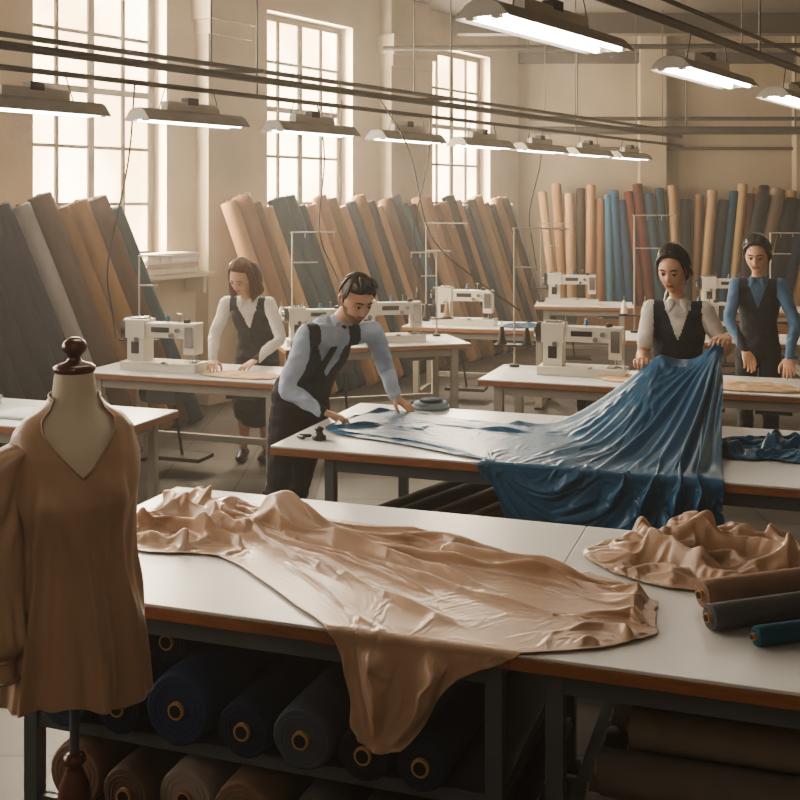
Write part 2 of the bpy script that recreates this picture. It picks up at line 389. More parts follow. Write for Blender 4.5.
for i,c in enumerate(wins):
    m=MB(); o=-.2
    lbox(m,c-.8,c+.8,o-.03,o+.03,ZW0,ZW0+.07); lbox(m,c-.8,c+.8,o-.03,o+.03,ZW1-.07,ZW1)
    lbox(m,c-.8,c-.73,o-.03,o+.03,ZW0,ZW1); lbox(m,c+.73,c+.8,o-.03,o+.03,ZW0,ZW1)
    for k in range(1,4):
        w=.035 if k==2 else .018
        lbox(m,c-.8+.4*k-w,c-.8+.4*k+w,o-.025,o+.025,ZW0,ZW1)
    for k in range(1,5):
        z=ZW0+(ZW1-ZW0)*k/5; w=.03 if k==3 else .016
        lbox(m,c-.8,c+.8,o-.022,o+.022,z-w,z+w)
    lbox(m,c-.8,c+.8,-.15,.03,ZW0-.05,ZW0+.003,1)
    q=[LW(c-.75,o,ZW0+.03),LW(c+.75,o,ZW0+.03),LW(c+.75,o,ZW1-.03),LW(c-.75,o,ZW1-.03)]; m.add(q,[(0,1,2,3)],2)
    m.obj('window_%d'%(i+1),[winm,plaster,gl],M=Matrix())
    L=D.lights.new('window_daylight','AREA'); L.shape='RECTANGLE'; L.size=1.5; L.size_y=2.6
    L.energy=(420,400,300,50,100,60)[i]; L.color=warm if i<3 else (.98,.98,1)
    lo=D.objects.new('window_daylight',L); lo.location=LW(c,-.12,(ZW0+ZW1)/2); lo.rotation_euler=NL.to_track_quat('-Z','Y').to_euler(); SC.collection.objects.link(lo)
m=MB(); lbox(m,.95,2.3,.005,.34,1.34,1.38,0); m.box(LW(1.1,.15,1.25),(.04,.25,.16),0,RL); m.box(LW(2.2,.15,1.25),(.04,.25,.16),0,RL); m.obj('wall_shelf',[plaster],M=Matrix())
S=D.lights.new('sun','AREA'); S.shape='DISK'; S.size=1.6; S.energy=25000; S.color=(1,.84,.62)
sd=V((.80,-.47,-.55)).normalized(); so=D.objects.new('sun',S); so.rotation_euler=sd.to_track_quat('-Z','Y').to_euler(); so.location=V((.5,7,1.2))-sd*24; SC.collection.objects.link(so)
wd=D.worlds.new('World'); SC.world=wd; wd.use_nodes=True; nt=wd.node_tree; nt.nodes['Background'].inputs[0].default_value=(1,.87,.68,1); nt.nodes['Background'].inputs[1].default_value=1.0
vs_=nt.nodes.new('ShaderNodeVolumeScatter'); vs_.inputs['Density'].default_value=.0098; vs_.inputs['Anisotropy'].default_value=.4; vs_.inputs['Color'].default_value=(1,.95,.89,1)
nt.links.new(vs_.outputs[0],nt.nodes['World Output'].inputs['Volume'])
try: SC.view_settings.look='AgX - Medium High Contrast'
except Exception as ex: print('look',ex)

# ---------------------------------------------------------------- pipes & lights
def RX(Y,k=-6.67): return k+.675*Y
m=MB()
m.cyl((RX(2.5),2.5,3.0),(RX(15.8),15.8,3.0),.028,mi=0); 
m.cyl((RX(2.5)+.02,2.5,2.87),(RX(15.8)+.02,15.8,2.87),.018)
m.cyl((RX(2.5)-.35,2.6,3.12),(RX(15.8)-.35,15.8,3.12),.02)
for Y in (4,6.1,8.3,10.6,12.9,15.2):
    m.cyl((RX(Y),Y,2.87),(RX(Y),Y,CZ),.007); m.cyl((RX(Y)-.35,Y+.05,3.12),(RX(Y)-.35,Y+.05,CZ),.006)
    m.box((RX(Y)-.17,Y,3.06),(.45,.03,.03))
m.obj('ceiling_pipe',[pipe],M=Matrix())
m=MB(); m.cyl((RX(3,-3.02),3,3.22),(RX(14,-3.02),14,3.22),.03); m.cyl((RX(3,-3.02)+.12,3,3.3),(RX(14,-3.02)+.12,14,3.3),.015)
for Y in (4.2,6.3,8.6,11,13.4): m.cyl((RX(Y,-3.02),Y,3.22),(RX(Y,-3.02),Y,CZ),.008)
m.obj('ceiling_pipe',[pipe],M=Matrix())
m=MB(); m.cyl((1.9,16.3,3.12),(XR,16.3,3.12),.06); m.cyl((1.9,16.4,3.3),(XR,16.4,3.3),.03)
for x in (2.6,4.2,5.8): m.cyl((x,16.3,3.1),(x,16.3,CZ),.012)
m.obj('ceiling_pipe',[pipe],M=Matrix())
m=MB(); m.cyl((-.2,13.2,3.9),(XR,12.8,3.9),.03)
for x in (1.5,4,6.5): m.cyl((x,13.0,3.9),(x,13.0,CZ),.008)
m.obj('ceiling_pipe',[pipe],M=Matrix())
def fixture(p,L,Wd,drop,double=True):
    m=MB(); h=.05
    prof=[(-Wd/2,-h),(-Wd*.3,.01),(-.04,.03),(.04,.03),(Wd*.3,.01),(Wd/2,-h)]
    for i in range(5):
        (y0,z0),(y1,z1)=prof[i],prof[i+1]
        m.add([(-L/2,y0,z0),(L/2,y0,z0),(L/2,y1,z1),(-L/2,y1,z1),(-L/2,y0,z0-.006),(L/2,y0,z0-.006),(L/2,y1,z1-.006),(-L/2,y1,z1-.006)],
              [(0,1,2,3),(7,6,5,4),(0,3,7,4),(1,5,6,2),(0,4,5,1),(2,6,7,3)],0)
    for x in (-L/2,L/2): m.add([(x,a,b) for a,b in prof],[(0,1,2,3,4,5)],0)
    m.box((0,0,.06),(L*.5,.06,.06),0)
    for y in ((-Wd*.24,Wd*.24) if double else (0,)):
        m.cyl((-L/2+.04,y,-.040),(L/2-.04,y,-.040),.019,mi=1,seg=10)
        for x in (-L/2+.025,L/2-.025): m.box((x,y,-.036),(.035,.04,.045),0)
    for x in (-L*.3,L*.3): m.cyl((x,0,.03),(x*.8,0,drop),.004,mi=2,seg=6)
    m.box((0,0,.1),(.1,.07,.05),2)
    m.obj('fluorescent_light',[shade_m,tube_e,dark],M=Matrix.Translation(p)@RL.to_4x4())
for Y in (5.5,6.64,7.72,8.85,9.98,11.1,12.15,13.2,14.25): fixture(V((RX(Y),Y,2.68)),.98,.24,.18)
for Y in (3.65,5.62,7.6,9.5,11.6): fixture(V((RX(Y,-3.02),Y,2.98)),1.45,.28,.22)
fixture(V((-.5,.6,3.3)),1.5,.3,1.4)  # out-of-view fill fixture, added to brighten the front table
def cable(pts,r=.006,name='hanging_cable'):
    m=MB(); m.tube(pts,[r]*len(pts),0,8,sub=8); m.obj(name,[dark])
def cab(Y,k,z0,end,sag=.3):
    a=V((RX(Y,k),Y,z0)); e=V(end); md=(a+e)/2+V((-.12,0,-sag)); cable([a,a.lerp(md,.5)+V((.05,0,.1)),md,md.lerp(e,.5)+V((0,0,-.05)),e])
cab(7.3,-6.67,2.87,(-2.25,8.8,1.0)); cab(8.9,-6.67,2.87,(-.50,10.45,1.2),.2); cab(10.3,-6.67,2.87,(.25,11.95,1.2),.2)
cab(12.2,-6.67,2.87,(1.75,14.2,1.2),.1); cab(9.6,-6.67,3.0,(.92,8.55,1.25),.3); cab(6.0,-6.67,2.87,(-2.5,6.2,.9),.3)

# ---------------------------------------------------------------- tables
def table(name,c,L,Dp,ang,z,shelves=(),leg=.05,inl=.14,inr=.14,ind=.07,legm=None,motor=False):
    m=MB(); R=RZ(ang); c=V((c[0],c[1],0))
    def bx(x,y,zz,s,mi): m.box(c+R@V((x,y,zz)),s,mi,R)
    bx(0,0,z-.005,(L-.002,Dp-.004,.010),0); bx(0,0,z-.0275,(L,Dp,.035),1)
    xs=(-L/2+inl,L/2-inr); ys=(-Dp/2+ind,Dp/2-ind)
    for x in xs:
        for y in ys:
            bx(x,y,(z-.045)/2,(leg,leg,z-.045),2); bx(x,y,.01,(leg*1.5,leg*1.5,.02),3)
        bx(x,0,z-.085,(leg*.7,Dp-2*ind,.06),2)
        for s in (shelves if shelves else (.12,)): bx(x,0,s-.02,(leg*.7,Dp-2*ind,.04),2)
    for y in ys: bx(sum(xs)/2,y,z-.085,(xs[1]-xs[0],leg*.7,.06),2)
    for s in shelves:
        for y in ys: bx(sum(xs)/2,y,s-.02,(xs[1]-xs[0],leg*.7,.04),2)
        bx(sum(xs)/2,0,s-.004,(xs[1]-xs[0]-.02,Dp-2*ind,.008),2)
    if motor:
        bx(sum(xs)/2,ys[1],.22,(xs[1]-xs[0],.04,.05),2)
        for x in xs: bx(x,0,.05,(leg*1.1,Dp-.06,.05),2)
        mx=-L*.18
        bx(mx,.0,z-.16,(.26,.2,.2),4); m.cyl(c+R@V((mx-.2,0,z-.18)),c+R@V((mx-.1,0,z-.18)),.09,mi=3,seg=20)
        bx(mx+.1,.05,.12,(.42,.24,.03),3); m.cyl(c+R@V((mx+.1,.05,.13)),c+R@V((mx+.05,0,z-.2)),.012,mi=3,seg=8)
        bx(L*.25,0,z-.11,(.24,Dp*.6,.1),4)
    return m.obj(name,[white,wood,legm or steel,dark,steel],bevel=.0025)
def uvt(name,u0,u1,v0,v1,z,**k):
    p=W((u0+u1)/2,(v0+v1)/2); return table(name,(p.x,p.y),u1-u0,v1-v0,AU,z,**k)
uvt('cutting_table',-2.45,-.7035,2.92,4.16,ZT,shelves=(.46,.2),inl=.17,inr=.055)
uvt('cutting_table',-.7030,1.15,2.92,4.16,ZT,shelves=(.33,),inl=.113,inr=.1)
uvt('cutting_table',-2.42,-.6125,5.0,6.24,ZT,shelves=(.3,),inl=.3,inr=.1)
uvt('cutting_table',-.6120,1.2,5.0,6.24,ZT,shelves=(.3,),inl=.1,inr=.1)
uvt('sewing_table',-5.06,-3.34,7.15,7.88,ZS,legm=steel_l,motor=True,leg=.065)
uvt('sewing_table',-2.11,.6,7.8,8.58,ZS,legm=steel_l,motor=True,leg=.065)
uvt('sewing_table',-5.3,-3.55,5.3,6.05,ZS,legm=steel_l)
for c,L,a in (((-.27,10.21),1.7,.267),((.86,11.6),1.55,-.26),((2.3,13.9),1.2,-.17),((3.1,10.5),1.9,-.2),((4.1,13.3),1.6,-.15)):
    table('sewing_table',c,L,.74,a,ZS,legm=steel_l,motor=True,leg=.06)

def machine(p,ang,s=1.3,cone=None):
    m=MB()
    m.box((0,0,.025),(.5,.18,.05),0); m.box((-.165,0,.13),(.11,.115,.2),0); m.box((-.0,0,.235),(.43,.105,.085),0)
    m.box((-.165,0,.24),(.13,.125,.11),0)
    m.box((.19,0,.19),(.075,.1,.18),0); m.box((.19,-.054,.2),(.05,.01,.12),2)
    m.cyl((.19,0,.11),(.19,0,.065),.006,mi=2,seg=8); m.box((.19,-.01,.056),(.02,.05,.008),2); m.box((.19,0,.052),(.1,.1,.004),2)
    m.cyl((.205,.03,.11),(.205,.03,.06),.004,mi=2,seg=8)
    m.cyl((-.23,0,.235),(-.262,0,.235),.062,mi=1,seg=24); m.cyl((-.26,0,.235),(-.28,0,.235),.03,mi=2,seg=16); m.cyl((-.21,0,.235),(-.235,0,.235),.045,mi=0,seg=16)
    for x,z in ((.12,.24),(.08,.21),(-.15,.18)): m.cyl((x,-.05,z),(x,-.075,z),.014,mi=2,seg=12)
    m.box((0,-.054,.24),(.12,.004,.03),1); m.box((-.165,-.06,.13),(.05,.005,.07),1)
    for x in (.02,.1,-.1): m.cyl((x,0,.275),(x,0,.33),.004,mi=2,seg=6)
    m.cyl((.02,0,.285),(.02,0,.32),.016,.010,mi=3,seg=12); m.box((.1,0,.33),(.03,.01,.006),2)
    m.cyl((.15,0,.275),(.15,0,.30),.02,mi=1,seg=12); m.box((-.165,0,.3),(.09,.08,.012),2)
    m.cyl((.05,-.09,.05),(.05,-.09,.058),.02,mi=2,seg=12)
    m.obj('sewing_machine',[cream,black,chrome,cone or blue],bevel=.008,M=Matrix.LocRotScale(V(p),RZ(ang).to_quaternion(),V((s,s,s))))
def stand(p,ang,h=1.0,arm=.45,cones=(black,fab('2C3E55')),flip=1):
    m=MB(); m.cyl((0,0,0),(0,0,h),.008,seg=8,mi=0); m.cyl((0,0,0),(0,0,.02),.04,mi=1,seg=16)
    m.tube([(0,0,h-.01),(.02*flip,0,h),(arm*flip,0,h)],[.007]*3,0,8); 
    for k in (.3,.65,.98): m.cyl((arm*k*flip,0,h),(arm*k*flip,0,h-.05),.004,seg=6)
    m.box((0,0,.17),(.3,.12,.012),1)
    for i,cx in enumerate((-.1,.1)):
        m.cyl((cx,0,.17),(cx,0,.36),.004,seg=6); m.cyl((cx,0,.18),(cx,0,.31),.036,.014,mi=2+i,seg=14); m.cyl((cx,0,.175),(cx,0,.185),.042,mi=1,seg=14)
    m.box((arm*.3*flip,0,h*.72),(arm*.6,.012,.012),0)
    m.obj('thread_stand',[steel_l,dark,cones[0],cones[1]],M=Matrix.Translation(p)@RZ(ang).to_4x4())
p=W(-4.50,7.46,ZS); machine(p,AU)
machine((1.36,8.26,ZS),AU)
machine((-.10,10.22,ZS),.2); machine((-.74,10.0,ZS),.2,1.15); machine((.68,11.60,ZS),-.26); machine((2.15,13.9,ZS),-.17); machine((2.80,10.5,ZS),-.2,1.2); machine((3.9,13.25,ZS),-.15,1.3)
stand(W(-4.93,7.78,ZS),AU,.85,.3); stand(W(-2.0,8.48,ZS),AU,1.08,.42,(black,black))
stand((-1.0,10.3,ZS),.2,1.0,.4,(fab('E2DCCB'),black)); stand((.28,11.95,ZS),-.2,1.05,.45,(black,fab('2C3E55'))); stand((1.8,14.2,ZS),-.2,1.0,.4); stand((2.3,10.9,ZS),-.2,1.15,.4,(fab('E2DCCB'),black)); stand((4.5,13.5,ZS),-.2,.9,.4)
stand((.35,10.62,ZS),.2,.8,.25,(black,fab('C9A27E')),-1)

# ---------------------------------------------------------------- rolls
def roll(m,p0,p1,r,mi,core=0,hl=1,ends=True):
    p0=V(p0);p1=V(p1); t=(p1-p0).normalized(); n=18
    a=t.orthogonal().normalized(); b=t.cross(a); L=(p1-p0).length; ph=random.random()*6
    rings=[]
    for k,(d,f) in enumerate(((0,.9),(.008,.985),(.05*L,1),(.5*L,1.0),(.95*L,1),(L-.008,.985),(L,.9))):
        rings.append([p0+t*d+(a*math.cos(q)+b*math.sin(q))*r*f*(1+.025*math.sin(2*q+ph)+.012*math.sin(5*q+k)) for q in [2*math.pi*i/n for i in range(n)]])
    vs=[p for R in rings for p in R]; fs=[(i*n+k,i*n+(k+1)%n,(i+1)*n+(k+1)%n,(i+1)*n+k) for i in range(6) for k in range(n)]
    m.add(vs,fs,mi,True); m.add(rings[0],[tuple(reversed(range(n)))],mi); m.add(rings[-1],[tuple(range(n))],mi)
    if ends:
        rc=min(.026,r*.36)
        for p,s in((p0,-1),(p1,1)):
            m.cyl(p-t*s*.002,p+t*s*.012,rc,mi=core,seg=14); m.cyl(p+t*s*.010,p+t*s*.0135,rc*.72,mi=hl,seg=14)
            for f in (.62,.8):
                rr=r*.9*f
                m.tube([p+(a*math.cos(q)+b*math.sin(q))*rr*(1+.02*math.sin(3*q)) for q in [2*math.pi*i/14 for i in range(14)]],[.0022]*14,mi,5,sub=1)
def rollset(name,specs,extra=None):
    cols=[];ml=[card,hole]; m=MB()
    for p0,p1,r,h in specs:
        if h not in cols: cols.append(h); ml.append(fab(h))
        roll(m,p0,p1,r,2+cols.index(h))
    if extra: extra(m,len(ml)); ml.append(wood)
    return m.obj(name,ml,M=Matrix())
g=[]; cols=['3B2A20','4A362A','080C14','08101E','0A1628','0A1222','0E1A2C','142036','8E8A86','523C30','7E5C3A','8E6840','543A2A','0C3A48']
for i,c in enumerate(cols):
    t=-1.65+i*.2; g.append((LW(t+.70,.66+.02*(i%2),.02),LW(t-.03,.36,2.08+.06*math.sin(i*2.3)),.093+.012*(i%3==0),c))
rollset('fabric_roll_row',g)
g=[]; cols=['A68262','86624A','684C38','AC8C68','0E3A48','0A3E4E','0C2A3A','B08A68','966E50','785A40','A0785A','0E2C44','886848','1E2226','A68262','684E3E','0E2036','0A5264','2E2622','AC8868','98725A','6C503E','8C6A4C','181A20','A27C60','102C46','685E58','A68262','7C6042','0C1A2E','98745A','4C3A2E','8E9894']
for i,c in enumerate(cols):
    t=2.45+i*.185; g.append((LW(t+.55,.80+.03*(i%2),.02),LW(t-.02,.38,2.08+.07*math.sin(i*1.7)),.088+.01*(i%3==1),c))
rollset('fabric_roll_row',g)
g=[]; cols=['B08C6A','9C7654','BA9474','382A20','B08462','986E50','3A6E8A','104E70','083C60','662C1A','541E16','1E465C','0A3042','9E7E5E','10141E','7A5E46','A88A6A','141A28','0E3E58','A88E68','4A2C20','7C624C','08101E','AE9272','16181C','94704E','081A30','463830','A4805A','0C2038','8A6244']
for i,c in enumerate(cols):
    x=2.3+i*.145; ln=.12*math.sin(i*.45)-.12+.012*i
    g.append(((x-ln*.3,16.75+.02*(i%2),.52),(x+ln,17.02,2.22+.1*math.sin(i*2.1)+.06*math.sin(i*.7)),.068+.008*(i%3),c))
rollset('fabric_roll_rack',g,lambda m,k:(m.box((4.6,16.8,.25),(4.9,.5,.5),k)))
g=[]; cols=['0C0E14','6A5C50','08121E','081C3C','7E5E42','4A4E54','102032','08121F','766A5E']
for i,c in enumerate(cols):
    x=4.75+i*.2; g.append(((x-.1,15.35+.03*(i%2),.42),(x+.35,15.55,2.18+.08*math.sin(i*2)),.095,c))
rollset('fabric_roll_rack',g,lambda m,k:(m.box((5.7,15.45,.2),(2.2,.6,.4),k)))
g=[]
def ur(u,z,r,h,v0=2.93,L=1.1): g.append((W(u,v0,z),W(u+.02,v0+L,z),r,h))
ZA=.462
for u,r,h in ((-2.12,.095,'3A465C'),(-1.93,.085,'1B2540'),(-1.72,.112,'213458'),(-1.50,.085,'1B2740'),(-1.31,.093,'4A5260'),(-1.12,.08,'20242E'),(-.95,.075,'283040')):
    ur(u,ZA+r,r,h,2.93-.02*random.random())
ur(-2.02,ZA+.26,.075,'263248',3.0,1.0); ur(-1.83,ZA+.255,.07,'1B2540',3.05,1.0)
for i,(u,r,h) in enumerate(((-2.1,.1,'8A7060'),(-1.9,.085,'6B5A50'),(-1.71,.095,'968C82'),(-1.5,.1,'7B6252'),(-1.28,.09,'55504E'),(-1.08,.095,'3A3532'),(-.88,.08,'6B5A50'))):
    ur(u,.202+r,r,h,2.95-.03*(i%2))
rollset('fabric_roll_stack',g)
g=[]
for i,(u,z,r,h) in enumerate(((-1.98,.38,.075,'2E2B2A'),(-1.82,.37,.07,'5E5048'),(-1.66,.38,.078,'726860'),(-1.5,.37,.07,'3E3937'),(-1.34,.38,.075,'7A6C60'),(-1.18,.37,.07,'303034'),(-1.9,.5,.06,'3F3A37'),(-1.74,.51,.065,'4E4E50'),(-1.58,.51,.06,'706052'),(-1.42,.50,.06,'837262'))):
    g.append((W(u-.15,4.85+.03*(i%3),z),W(u+.18,5.95,z),r,h))
rollset('fabric_roll_stack',g)
g=[]
for z,r,vs0,us in ((.335+.066,.064,3.06,-.50),(.335+.18,.060,3.10,-.44),(.335+.288,.055,3.16,-.38)):
    k=0; v=vs0
    while v<3.95:
        c=('8A8178','6A625C','9A9188','5E5A58','A0968C','746C66')[(k+int(z*10))%6]
        g.append((W(us+.05*math.sin(k*2.1+z*9),v,z),W(.98,v+.01,z),r,c)); v+=r*2.15; k+=1
rollset('fabric_roll_stack',g)
def folded(name,c,sx,sy,ang,layers,z0,ms,th=.035):
    m=MB(); R=RZ(ang); z=z0
    for i in range(layers):
        ox=random.uniform(-.02,.02); n=24
        t=th*random.uniform(.85,1.15); wx=sx*random.uniform(.93,1); wy=sy*random.uniform(.93,1)
        ring=[]
        for k in range(n):
            q=2*math.pi*k/n; cx=math.copysign(abs(math.cos(q))**.25,math.cos(q)); cy=math.copysign(abs(math.sin(q))**.25,math.sin(q)); ring.append((cx*wx/2+ox,cy*wy/2))
        G=[]
        for f,dz in ((.97,0),(1,t*.25),(1.005,t*.5),(1,t*.75),(.97,t)):
            G.append([V((c[0],c[1],z+dz))+R@V((x*f,y*f,.004*math.sin(x*20+i)*(1 if i else 0))) for x,y in ring])
        vs=[p for r in G for p in r]; fs=[(a*n+k,a*n+(k+1)%n,(a+1)*n+(k+1)%n,(a+1)*n+k) for a in range(4) for k in range(n)]
        fs+= [tuple(reversed(range(n))),tuple(4*n+k for k in range(n))]; m.add(vs,fs,i%len(ms),True); z+=t*.98
    return m.obj(name,ms)
p=LW(1.75,.19); folded('folded_fabric_stack',(p.x,p.y),.75,.26,AL,4,1.383,[fab('CFC4B4'),fab('B9A08A'),fab('DDD6CA')],.05)
p=W(-5.0,5.7); folded('folded_fabric_stack',(p.x,p.y),.6,.4,AU,2,ZS+.001,[fab('C9CDD0'),fab('A9AFB5')],.03)
p=W(-4.25,5.6); folded('folded_fabric_stack',(p.x,p.y),.5,.3,AU,1,ZS+.001,[fab('C9CDD0')],.02)

# ---------------------------------------------------------------- cloths in place
cloth('draped_teal_satin',GB,blue); cloth('draped_tan_satin',GT,tan)
cloth('bunched_tan_satin',GH1,tan); cloth('bunched_tan_satin',GH2,tan); cloth('bunched_teal_satin',GH3,blue)
def heap(name,c,rx,ry,ang,H,z0,mt,seed,fr=1.0,n=130,dirv=(8,5)):
    return cloth(name,heapG(c,rx,ry,ang,H,z0,seed,fr,n,dirv),mt,sub=0)
g=[((.90,3.31,ZT+.044),(1.75,3.60,ZT+.044),.042,'8E7464'),((.875,3.14,ZT+.040),(1.75,3.44,ZT+.040),.038,'5E5E60'),((.97,3.03,ZT+.030),(1.75,3.26,ZT+.030),.028,'1F5468')]
rollset('fabric_roll_trio',g)
lt=fab('D2B492')
p=W(-3.80,7.36); heap('cut_fabric_piece',(p.x,p.y),.33,.13,AU,.03,ZS,lt,1.1,.6,50)
p=W(-1.0,8.15); heap('cut_fabric_piece',(p.x,p.y),.33,.18,AU,.03,ZS,lt,4.2,.6,50)
p=W(-.25,8.03); heap('cut_fabric_piece',(p.x,p.y),.36,.16,AU,.05,ZS,lt,7.2,.7,50)
heap('cut_fabric_piece',(1.25,11.38),.2,.13,.2,.04,ZS,fab('4A6B85'),9.2,.6,50)
p=W(-2.24,5.2,ZT); m=MB(); m.lathe([(.02,0),(.035,.004),(.036,.02),(.022,.03),(.016,.045),(.024,.055),(.018,.066),(.004,.07)],p,0); m.obj('fabric_weight',[black])
m=MB(); m.tube([p+V((-.05,.05,.012)),p+V((-.11,.04,.012)),p+V((-.08,-.0,.012))],[.009]*3,0); m.obj('thread_snips',[black])
p=V((.18,6.50,ZT)); m=MB()
m.lathe([(.07,0),(.10,.004),(.105,.012),(.1,.02),(.09,.022),(.095,.03),(.085,.04),(.03,.043)],p,0,rx=1.1,ry=.9); m.lathe([(.05,.043),(.07,.048),(.06,.056),(.02,.058)],p,1); m.obj('folded_ribbon_coil',[fab('8FA0AD'),fab('33475A')])

# ---------------------------------------------------------------- dress form
base=V((-.885,3.02,0)); F=V((.44,-.898,0)).normalized(); Rr=V((F.y,-F.x,0))
E=empty('dress_form',base)
def sec(z,tab):
    for i in range(len(tab)-1):
        z0,a0,b0=tab[i];z1,a1,b1=tab[i+1]
        if z<=z1 or i==len(tab)-2:
            f=max(0,min(1,(z-z0)/(z1-z0))); return a0+(a1-a0)*f,b0+(b1-b0)*f
body=[(.80,.13,.10),(.95,.155,.12),(1.12,.125,.10),(1.3,.150,.125),(1.42,.150,.105),(1.48,.145,.085),(1.515,.12,.07),(1.54,.078,.064),(1.565,.060,.058),(1.62,.054,.054),(1.635,.050,.050)]
m=MB(); G=[]
n=48
for i in range(n):
    q=2*math.pi*i/n; row=[]
    for j in range(61):
        z=.80+(1.635-.80)*j/60; a,b_=sec(z,body)
        row.append(base+Rr*a*math.sin(q)+F*(b_*math.cos(q)+.012*math.exp(-((z-1.3)/.07)**2)*(math.cos(q)>0))+V((0,0,z)))
    G.append(row)
m.surf(G,0,close=True); m.add([r[0] for r in G],[tuple(range(n))],0); m.add([r[-1] for r in G],[tuple(range(n))],0)
m.obj('form_torso',[formc],E)
m=MB(); m.lathe([(.052,1.632),(.056,1.638),(.056,1.648),(.045,1.655),(.022,1.662),(.016,1.672),(.02,1.68),(.031,1.69),(.034,1.702),(.028,1.716),(.014,1.726),(.002,1.728)],base,0); m.obj('neck_cap',[woodd],E)
m=MB(); m.cyl(base+V((0,0,.55)),base+V((0,0,.83)),.013,mi=1)
m.lathe([(.014,.60),(.03,.59),(.032,.575),(.02,.565),(.024,.55),(.040,.51),(.046,.47),(.036,.42),(.024,.385),(.034,.375),(.034,.36),(.022,.35),(.022,.30),(.04,.27),(.05,.22),(.045,.18),(.03,.16)],base,0)
for k in range(3):
    q=k*2.094+.3; d=V((math.cos(q),math.sin(q),0)); m.tube([base+V((0,0,.2)),base+d*.12+V((0,0,.17)),base+d*.22+V((0,0,.06)),base+d*.27+V((0,0,.022))],[.022,.02,.017,.022],0)
m.obj('stand',[woodd,steel],E)
bl=[(.70,.198,.154),(.95,.182,.141),(1.12,.166,.131),(1.3,.168,.142),(1.42,.167,.121),(1.48,.158,.098),(1.515,.130,.080),(1.54,.088,.072),(1.565,.068,.066),(1.60,.062,.062)]
n=300; G=[]
def topz(q):
    aq=abs((q+math.pi)%(2*math.pi)-math.pi)
    if aq<1.10: return 1.372+(aq/1.10)**1.05*.198
    return 1.57-.01*math.cos(aq)
for i in range(n):
    q=2*math.pi*i/n; tz=topz(q); row=[]
    for j in range(131):
        t=j/130; hem=.765+.010*math.sin(q*3+1)+.012*math.sin(q*2)+.003*math.sin(q*11); z=hem+(tz-hem)*t
        a,b_=sec(z,bl); lo=1-sst(.85,1.44,z)
        w=nz3(math.cos(q)*1.3+4,math.sin(q)*1.3,z*1.2); w2=nz3(math.cos(q)*4,math.sin(q)*4,z*4)
        fo=1+lo*.19*(fold(q*7+w*6+w2,1.2,.6)-.4)+lo*.07*(fold(q*16+w*9,1.3,.4)-.3)+.014*w2
        fo+=.060*fold(z*26-abs(math.sin(q*.5+.4))*14+w*6,1.5,.5)*sst(1.12,1.25,z)*(1-sst(1.43,1.5,z))
        fo+=.036*(fold(z*17+math.sin(q*2)*3+w*8,1.5,.4)-.3)*sst(.9,1.05,z)*(1-sst(1.2,1.34,z))
        fb=.012*math.exp(-((z-1.3)/.08)**2)*(math.cos(q)>0)
        row.append(base+Rr*a*fo*math.sin(q)+F*(b_*fo*math.cos(q)+fb)+V((0,0,z)))
    G.append(row)
m=MB(); m.surf(G,0,close=True); m.obj('blouse_body',[tan2],E,solid=.003)
m=MB(); ed=[r[-1]+F*.002 for r in G]; m.tube(ed[::3]+[ed[0]],[(.003,.005)]*(len(ed[::3])+1),0,8,sub=2,cap=False)
ed=[r[0] for r in G]; m.tube(ed[::3]+[ed[0]],[.002]*(len(ed[::3])+1),0,6,sub=2,cap=False)
m.obj('neckline_binding',[tan2],E)
for sg,nm in ((1,'sleeve_right'),(-1,'sleeve_left')):
    m=MB(); sh=base+Rr*.13*sg+V((0,0,1.46)); Gs=[]
    if sg>0: path=[sh-Rr*.03,sh+Rr*.045+F*.02+V((0,0,-.05)),sh+Rr*.065+F*.04+V((0,0,-.2)),sh+Rr*.07+F*.06+V((0,0,-.38)),sh+Rr*.07+F*.07+V((0,0,-.50)),sh+Rr*.065+F*.07+V((0,0,-.545)),sh+Rr*.065+F*.07+V((0,0,-.60))]; rd=[.055,.066,.062,.066,.072,.038,.040]
    else: path=[sh-Rr*sg*.02,sh+Rr*sg*.005-F*.03+V((0,0,-.05)),sh-F*.07+V((0,0,-.2)),sh-F*.09-Rr*sg*.0+V((0,0,-.38)),sh-F*.10+V((0,0,-.50)),sh-F*.10+V((0,0,-.55))]; rd=[.045,.05,.048,.048,.045,.035]
    P=[V(x) for x in path]; Rd=[V((r,0,0)) for r in rd]; N1=80
    for k in range(56):
        q=2*math.pi*k/56; row=[]
        for j in range(N1+1):
            t=j/N1; c=cr(P,t); w=nz3(math.cos(q)*1.5,math.sin(q)*1.5,t*5)
            r=cr(Rd,t).x*(1+.20*(ridge(q*4+t*5+w*6,1.5)-.4)*sst(.1,.4,t)*(1-sst(.80,.86,t))+.06*math.sin(q*2+t*25+w*5)*(1-sst(.8,.86,t)))
            row.append(c+Rr*r*math.cos(q)+F*r*.85*math.sin(q))
        Gs.append(row)
    m.surf(Gs,0,close=True)
    for jj in (int(N1*.84),N1):
        rg=[r[jj] for r in Gs]; m.tube(rg+[rg[0]],[.003]*(len(rg)+1),1,6,sub=1,cap=False)
    m.obj(nm,[tan2,tan3],E,solid=.003)

